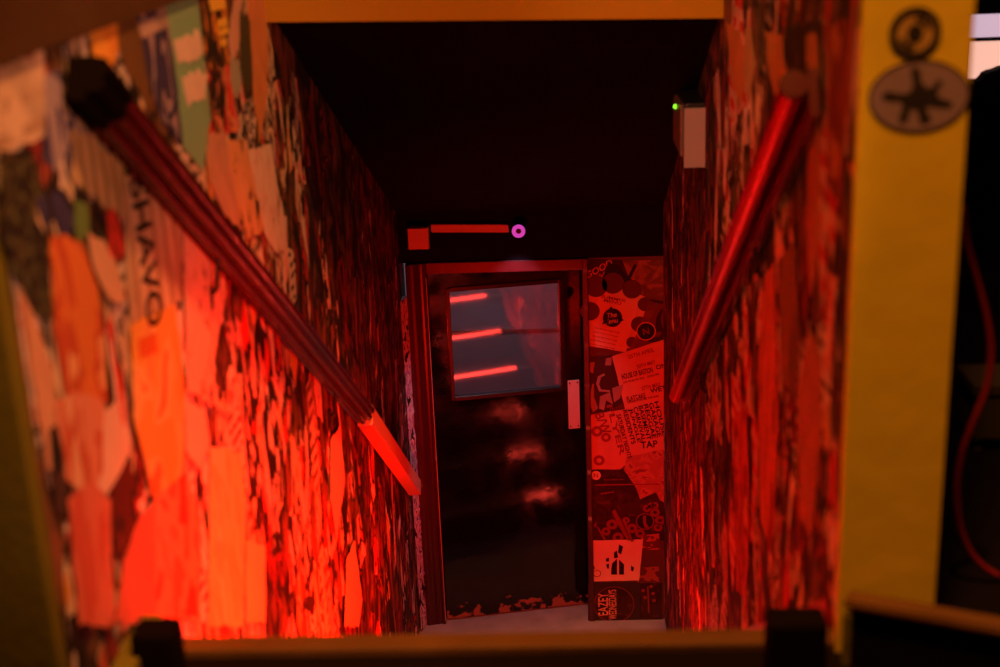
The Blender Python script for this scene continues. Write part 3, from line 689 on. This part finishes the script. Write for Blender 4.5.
for k in range(5):
    lettering('D', 'great food and cocktails' if k % 2 else 'served all week long', 607 - k * 1.2, 330 + k * 4, .009, -14, inkr, s, width=.13)
s = sheet('D', [(650, 299), (664, 301), (664, 340), (628, 352), (636, 335)], blotch('dark_rust_flyer', [(.03, .01, .01), (.13, .035, .02), (.17, .05, .03)], [0, .46, .6], (7, 7, 7), 1, .5, seed=9), 'dark flyer with a ringed black disc at the right side of the panel', .002)
nd = disc('D', 646, 331, .046, ink, s); disc('D', 646, 331, .050, gold, s, rin=.045, name='printed_ring', dz=.0006)
lettering('D', 'N', 646, 331, .035, 10, inkr, nd)
s = sheet('D', [(588, 357), (613, 355), (626, 400), (610, 411), (588, 414)], mat('black_picture_paper', (.03, .01, .01), .7), 'black poster with pale machine shapes at the left of the panel', .002)
for q in ([(590, 362), (595, 362), (593, 373), (589, 371)], [(606, 358), (612, 357), (611, 365), (605, 365)], [(598, 376), (604, 373), (605, 375), (601, 377), (599, 384), (601, 389), (610, 390), (610, 392), (599, 391), (596, 383)],
          [(600, 396), (610, 392), (613, 404), (606, 400), (604, 410), (599, 408)], [(592, 384), (594, 383), (594, 396), (598, 408), (593, 412), (589, 402)], [(612, 388), (623, 384), (620, 398), (614, 402)]):
    shape('D', q, papm, s, 'printed_shape')
s = sheet('D', [(612, 356), (664, 339), (664, 404), (625, 409), (618, 380)], mat('event_paper', (.66, .34, .24), .7, spec=.2, vary=.14, vscale=16), 'tilted pale event poster listing dates in bold type', .0015)
lettering('D', '25TH APRIL', 641, 353, .022, 15, inkr, s, width=.14)
lettering('D', '30TH MAY', 646, 364, .022, 15, inkr, s, width=.10)
lettering('D', 'HOUSE OF BASTION', 637, 373, .030, 13, ink, s, width=.165)
lettering('D', 'ON', 661, 366, .026, 13, ink, s)
lettering('D', 'LIVE DRUM AND BASS     DOORS 9PM', 641, 378, .010, 13, ink, s, width=.19)
lettering('D', '27TH MAY', 651, 386, .022, 13, inkr, s, width=.10)
lettering('D', 'FLATCAKE', 636, 397, .028, 12, ink, s, width=.10)
lettering('D', 'WET', 658, 389, .028, 12, ink, s)
lettering('D', 'TICKETS FROM THE BAR', 643, 399, .010, 12, ink, s, width=.17)
s = sheet('D', [(588, 415), (664, 402), (664, 452), (632, 458), (620, 469), (588, 469)], mat('listing_paper', (.62, .27, .20), .7, spec=.2, vary=.12, vscale=14), 'wide pale poster filled with columns of sideways bold writing', .002)
for k, w_ in enumerate(('SATURDAY NIGHTS', 'RESIDENTS', 'JUNGLE', 'CARNIVAL', 'BASEMENT', 'REGGAE', 'GARAGE', 'HOUSE')):
    lettering('D', w_, 624 + k * 5.2, 428 - k * 1.4 + (8 if k == 0 else 0), .024, -77, ink, s, width=.20 if k else .26)
lettering('D', 'FLYER', 616, 430, .03, -77, inkr, s, width=.30)
lettering('D', 'B/W', 603, 423, .05, -70, inkr, s)
lettering('D', 'TAP', 649, 444, .040, 5, ink, s, width=.09)
for px, py, r in ((597, 431, .03), (606, 437, .026), (599, 460, .03)): disc('D', px, py, r, inkr, s, rin=r * .45, name='printed_ring')
s = sheet('D', [(588, 470), (664, 468), (664, 540), (588, 540)], dk, 'black flyer with a pale disc and thin line in the middle of the panel', .0015)
nd = disc('D', 596, 475, .026, papw, s); lettering('D', 'N', 596, 475, .026, 0, inkr, nd)
lettering('D', 'www tickets here', 614, 479, .010, 0, inkr, s, width=.11)
shape('D', [(595, 484), (660, 483), (660, 484.2), (595, 485.2)], inkr, s, 'printed_line')
shape('D', [(600, 493), (614, 491), (614, 492), (601, 494)], inkr, s, 'printed_line')
rk = random.Random(5)
for px, py, r in ((612, 524, .030), (606, 531, .024), (632, 528, .028), (640, 533, .026), (618, 537, .030), (626, 520, .020), (647, 508, .022), (655, 512, .026), (660, 520, .028), (658, 527, .024), (651, 505, .018), (655, 505, .02)):
    disc('D', px, py, r, inkr, s, rin=r * .38, name='printed_flower')
for q in ([(612, 511), (615, 509), (622, 522), (630, 540), (627, 540), (618, 524)], [(622, 519), (625, 518), (631, 536), (634, 541), (631, 541)], [(594, 525), (596, 521), (598, 526), (595, 527)], [(596, 525), (597, 524), (606, 539), (604, 540)]):
    shape('D', q, inkr, s, 'printed_stem')
disc('D', 645, 521, .050, inkr, s, rin=.044, name='printed_ring', dz=.0006)
disc('D', 645, 521, .043, ink, s, dz=.0006)
shape('D', [(643, 515), (646, 515), (646, 522), (649, 527), (645, 528), (643, 522)], inkr, s, 'printed_figure', .0009)
s = sheet('D', [(626, 457), (664, 449), (664, 502), (660, 500), (656, 492), (640, 499), (634, 484), (624, 470)], blotch('faded_print', [(.40, .14, .11), (.5, .2, .14), (.25, .06, .05)], [0, .5, .62], (20, 20, 30), 2, .6, seed=8), 'faded torn scrap hanging over the black flyer', .003)
s = sheet('D', [(641, 535), (659, 533), (660, 549), (641, 550)], blotch('small_photo_print', [(.45, .12, .09), (.14, .03, .03)], [0, .52], (18, 18, 26), 2, 1, seed=2), 'small faded card just right of the brightest flyer', .001)
s = sheet('D', [(637, 567), (659, 566), (659, 582), (637, 583)], blotch('small_photo_print_b', [(.32, .08, .06), (.12, .03, .03)], [0, .52], (18, 18, 26), 2, 1, seed=6), 'small faded card below the other small card on the panel', .001)
s = sheet('D', [(638, 583), (662, 582), (662, 630), (640, 630)], dk, 'black flyer with a thin plant drawing at the bottom right of the panel', .001)
shape('D', [(647, 586), (648.5, 586), (649.5, 612), (648, 612)], inkr, s, 'printed_stem')
for px, py in ((643, 590), (653, 593), (645, 597), (651, 586), (654, 600)): disc('D', px, py, .010, inkr, s, name='printed_flower')
s = sheet('D', [(590, 540), (643, 539), (639, 580), (590, 581)], mat('bright_flyer_paper', (.86, .62, .52), .65, spec=.3, vary=.08, vscale=9), 'bright pale flyer with small black figures low on the panel', .001)
for q in ([(612, 563), (617, 558), (617, 574), (611, 574)], [(619, 559), (624, 564), (624, 574), (619, 574)], [(614, 552), (617, 550), (618, 557), (614, 558)], [(606, 558), (609, 557), (609, 561), (606, 561)], [(606, 564), (609, 563), (609, 568), (607, 568)], [(631, 565), (634, 567), (633, 571), (631, 570)], [(593, 563), (595, 568), (594, 569)], [(619, 544), (623, 546), (621, 554), (618, 552)]):
    shape('D', q, ink, s, 'printed_figure', jag=.002)
disc('D', 597, 573, .022, inkr, s, rin=.018, name='printed_ring')
s = sheet('D', [(588, 582), (640, 582), (640, 630), (588, 630)], mat('black_square_flyer', (.03, .012, .012), .6), 'black square flyer with round red lettered logo at the bottom of the panel', .001)
rim = disc('D', 614, 604, .112, dk, s)
lo = mat('salmon_ink', (.8, .30, .2), .7)
lettering('D', 'EAZEY', 603, 604, .055, 90, lo, rim, width=.14, shear=-.1)
lettering('D', 'WEDNESDAYS', 612.5, 604, .045, 90, lo, rim, width=.185)
disc('D', 614, 604, .112, inkr, s, rin=.108, name='printed_ring', dz=.0008)
shape('D', [(590, 621), (594.5, 621), (594.5, 625), (590, 625)], lo, s, 'printed_square')

# paper edge folded round the end of the left wall, beside the door frame
bm = bmesh.new(); rp = random.Random(3); outer = []; rows = 60
for k in range(rows + 1):
    z = -.03 + 1.90 * k / rows; e = rp.uniform(-.005, .004)
    outer.append([bm.verts.new((XL + x, y, z)) for x, y in ((.004, YD - .11), (.012, YD - .085), (.021 + e, YD - .055), (.028 + e, YD - .030), (.029, YD - .001), (.004, YD - .001))])
for k in range(rows):
    for q in range(6): bm.faces.new((outer[k][q], outer[k][(q + 1) % 6], outer[k + 1][(q + 1) % 6], outer[k + 1][q]))
bm.faces.new(outer[0]); bm.faces.new(outer[-1])
tag(put('wrapped_paper_strip', bm, blotch('white_purple_strip', [BLACK, (.75, .7, .76), (.40, .12, .55), WHITE, BLACK], [0, .40, .50, .55, .64], (18, 18, 7), 4, 1.5, seed=4)), 'ragged white and purple paper edge between the left wall and the door frame', 'poster')

# ------------------------------------------------------------------ fittings
# junction box, trunking and camera above the door
a = atY(408, 226, YD); b = atY(430, 247, YD)
t = thing('junction_box', 'square pale junction box lit red above the left of the door', 'junction box', ((a.x + b.x) / 2, YD, b.z))
put('body', newbox(a.x, b.x, YD - .045, YD, b.z, a.z, bev=.004), white_pl, t)
put('lid', newbox(a.x + .003, b.x - .003, YD - .050, YD - .045, b.z + .003, a.z - .003, bev=.002), white_pl, t)
p0 = atY(431, 223.5, YD); p1 = atY(508, 223.5, YD); hgt = .042
t2 = thing('cable_trunking', 'straight pale cable trunking lit red above the door', 'trunking', (p0.x, YD, p0.z))
bm = bmesh.new(); prism(bm, [(p0.x, YD, p0.z), (p1.x, YD, p1.z), (p1.x + .003, YD, p1.z - hgt), (p0.x, YD, p0.z - hgt)], (0, -.022, 0))
bmesh.ops.bevel(bm, geom=bm.edges[:], offset=.003, segments=2, affect='EDGES')
put('cover', bm, white_pl, t2)
c = atY(518.5, 231.5, YD - .06)
t3 = thing('security_camera', 'small security camera with a glowing violet ring above the door', 'camera', (c.x, YD, c.z))
bm = bmesh.new(); tube(bm, [(c.x, YD, c.z), (c.x, YD - .052, c.z)], .034, 24); put('housing', bm, dark_pl, t3)
def ring3(r, ri, y0, y1, n=32):
    bm = bmesh.new(); V = []
    for k in range(n):
        cs, sn = math.cos(2 * PI * k / n), math.sin(2 * PI * k / n)
        V.append([bm.verts.new((c.x + q * cs, y, c.z + q * sn)) for q, y in ((r, y0), (ri, y0), (ri, y1), (r, y1))])
    for k in range(n):
        A, B = V[k], V[(k + 1) % n]
        for j in range(4): bm.faces.new((A[j], A[(j + 1) % 4], B[(j + 1) % 4], B[j]))
    return bm
lr = put('light_ring', ring3(.034, .014, YD - .056, YD - .052), emis('violet_glow', (.42, .05, .42), .95), t3); lr['label'] = 'glowing violet ring'
bm = bmesh.new(); tube(bm, [(c.x, YD - .052, c.z), (c.x, YD - .060, c.z)], .010, 16); put('lens', bm, dark_pl, t3)

# emergency light on the right wall
e0 = atX(706, 109, XR); Yb = e0.y
a = atY(684, 108, Yb); b = atY(706, 167, Yb)
t = thing('emergency_light', 'box shaped emergency light with green lamp dot high on the right wall', 'emergency light', (XR, Yb + .2, b.z))
put('body', newbox(a.x + .006, XR - .002, Yb + .004, Yb + .42, b.z + .002, a.z + .015, bev=.006), dark_pl, t)
pl = put('end_cap', newbox(a.x, XR - .002, Yb - .008, Yb + .004, b.z, a.z, bev=.002), white_pl, t); pl['label'] = 'pale flat end cap'
put('diffuser', newbox(a.x - .004, a.x + .008, Yb + .10, Yb + .41, b.z + .02, a.z - .004, bev=.004), mat('smoky_diffuser', (.30, .24, .20), .3), t)
g = atX(676, 106.5, a.x - .004)
bm = bmesh.new(); bmesh.ops.create_uvsphere(bm, u_segments=12, v_segments=8, radius=.009)
bmesh.ops.translate(bm, verts=bm.verts, vec=(a.x - .006, g.y, g.z)); put('indicator_lamp', bm, emis('green_glow', (.25, 1, .03), 1.6), t)

# round stickers on the ochre pier
YP = 2.335
def pier_ellipse(cx, cy, rx, ry, m, parent, name, y, rin=0.0, n=40):
    c_ = atY(cx, cy, YP); bm = bmesh.new()
    if rin:
        V = [[bm.verts.new((c_.x + rx * q * math.cos(2 * PI * k / n), yy, c_.z + ry * q * math.sin(2 * PI * k / n))) for q, yy in ((1, y), (rin, y), (rin, y - .0006), (1, y - .0006))] for k in range(n)]
        for k in range(n):
            A, B = V[k], V[(k + 1) % n]
            for j in range(4): bm.faces.new((A[j], A[(j + 1) % 4], B[(j + 1) % 4], B[j]))
    else:
        prism(bm, [(c_.x + rx * math.cos(2 * PI * k / n), y, c_.z + ry * math.sin(2 * PI * k / n)) for k in range(n)], (0, -.0006, 0))
    return put(name, bm, m, parent)
k_ = 2.62 / F * .985
stk_m = mat('black_sticker_ink', (.02, .018, .012), .7); stk_b = mat('ochre_sticker_ground', (.55, .40, .09), .6, vary=.2, vscale=50); lil = mat('lilac_sticker_ground', (.34, .28, .36), .6, vary=.1, vscale=50)
c_ = atY(915, 33, YP)
t = thing('round_sticker', 'small round black ringed sticker at the top of the ochre pier', 'sticker', (c_.x, YP, c_.z))
pier_ellipse(915, 33, 22 * k_, 22 * k_ , stk_b, t, 'ground', YP - .0002)
pier_ellipse(915, 33, 23 * k_, 23 * k_ , stk_m, t, 'ring', YP - .001, .72)
pier_ellipse(915, 33, 7 * k_, 8 * k_ , stk_m, t, 'centre_dot', YP - .001)
# small worn arcs between ring and dot
bm = bmesh.new()
for a0 in (20, 200):
    P_ = [(c_.x + r_ * math.cos(R(a_)), YP - .001, c_.z + r_ * math.sin(R(a_))) for r_, rng in ((14.5 * k_, range(a0, a0 + 80, 10)), (10.5 * k_, range(a0 + 70, a0 - 10, -10))) for a_ in rng]
    prism(bm, P_, (0, -.0006, 0))
put('inner_arc', bm, stk_m, t)
c_ = atY(919, 96, YP)
t = thing('oval_sticker', 'large oval lilac sticker with a black sprawling figure on the ochre pier', 'sticker', (c_.x, YP, c_.z))
pier_ellipse(919, 96, 45 * k_, 32.5 * k_, lil, t, 'ground', YP - .0002)
pier_ellipse(919, 96, 45 * k_, 32.5 * k_, stk_m, t, 'rim', YP - .0009, .955)
fig = [(911, 69), (915, 66), (920, 70), (921, 82), (927, 88), (934, 86), (938, 79), (942, 82), (937, 91), (938, 97), (952, 102), (951, 107), (938, 107), (930, 105), (925, 106), (931, 120), (926, 124), (920, 122), (917, 109), (910, 108), (907, 121), (900, 123), (899, 118), (903, 105), (900, 100), (889, 101), (881, 97), (886, 91), (900, 94), (909, 93), (913, 86)]
bm = bmesh.new(); prism(bm, [Vector((0, YP - .0009, 0)) + Vector((q.x, 0, q.z)) for q in (atY(x, y, YP) for x, y in fig)], (0, -.0006, 0))
put('printed_figure', bm, stk_m, t)

# ------------------------------------------------------------------ lights
def area(name, loc, tgt, size, power, col, spread=180, sy=None):
    l = bpy.data.lights.new(name, 'AREA'); l.energy = power; l.color = col; l.size = size; l.spread = R(spread)
    if sy: l.shape = 'RECTANGLE'; l.size_y = sy
    o = bpy.data.objects.new(name, l); C.objects.link(o); o.location = loc
    o.rotation_euler = (Vector(tgt) - Vector(loc)).to_track_quat('-Z', 'Y').to_euler(); return o
WARM = (1, .285, .06)
area('landing_lamp', (.30, 1.50, 7.2), (.0, 2.6, 3.2), .3, 235, WARM)
l = bpy.data.lights.new('added_left_wall_spot', 'SPOT'); l.energy = 135; l.color = (1, .31, .14); l.spot_size = R(39); l.spot_blend = .35; l.shadow_soft_size = .12  # added warm spot, cone cut to brighten only the near left wall
o = bpy.data.objects.new('added_left_wall_spot', l); C.objects.link(o); o.location = (1.0, .7, 4.1)
o.rotation_euler = (Vector((-.835, 3.0, 3.0)) - o.location).to_track_quat('-Z', 'Y').to_euler()
area('red_stair_lamp', (-.02, 2.90, 2.215), (-.835, 2.95, 2.20), .34, 32, (1, .005, 0), spread=115, sy=.08)
area('added_red_middle_light', (.0, 3.93, 1.60), (-.835, 4.15, 1.42), .24, 36, (1, .006, 0), spread=125, sy=.08)  # added unseen red light to brighten the middle of the left wall
area('added_red_lower_light', (-.45, 4.75, .98), (.30, 6.83, .6), .10, 34, (1, .006, 0), sy=.10)  # added unseen red light to brighten the flyer panel
l = bpy.data.lights.new('added_right_wall_spot', 'SPOT'); l.energy = 170; l.color = (1, .36, .17); l.spot_size = R(17); l.spot_blend = .8; l.shadow_soft_size = .05  # added narrow warm spot to brighten the upper right wall
o = bpy.data.objects.new('added_right_wall_spot', l); C.objects.link(o); o.location = (-.5, .8, 4.6)
o.rotation_euler = (Vector((.50, 4.75, 3.10)) - o.location).to_track_quat('-Z', 'Y').to_euler()
l = bpy.data.lights.new('added_camera_spot', 'SPOT'); l.energy = 9.0; l.color = (1, .72, .85); l.spot_size = R(84); l.spot_blend = .5; l.shadow_soft_size = .02  # added cool spot in front of the ring, brightens floor, frame and plate
o = bpy.data.objects.new('added_camera_spot', l); C.objects.link(o); o.location = (c.x, YD - .13, c.z)
o.rotation_euler = (Vector((-.30, YD - .12, 0)) - o.location).to_track_quat('-Z', 'Y').to_euler()
area('beyond_lamp', (-.6, 8.0, 2.9), (-.5, 8.8, 1.0), .5, 11, (1, .78, .80))

w = bpy.data.worlds.new('world'); bpy.context.scene.world = w; w.use_nodes = True
w.node_tree.nodes['Background'].inputs[0].default_value = (.6, .12, .25, 1); w.node_tree.nodes['Background'].inputs[1].default_value = .004

# ------------------------------------------------------------------ camera
cd = bpy.data.cameras.new('camera'); co = bpy.data.objects.new('camera', cd); C.objects.link(co)
cd.sensor_width = 36; cd.lens = F / 1000 * 36
co.matrix_world = Matrix.Translation((0, 0, H)) @ M3.to_4x4()
cd.dof.use_dof = True; cd.dof.focus_distance = 7.35; cd.dof.aperture_fstop = 2.0; cd.clip_start = .02
sc = bpy.context.scene; sc.camera = co
sc.view_settings.view_transform = 'Standard'; sc.view_settings.look = 'None'; sc.view_settings.gamma = 1
sc.view_settings.use_curve_mapping = False; sc.view_settings.exposure = 0.0
for o in list(bpy.data.objects):
    if 'off' in o.keys(): del o['off']
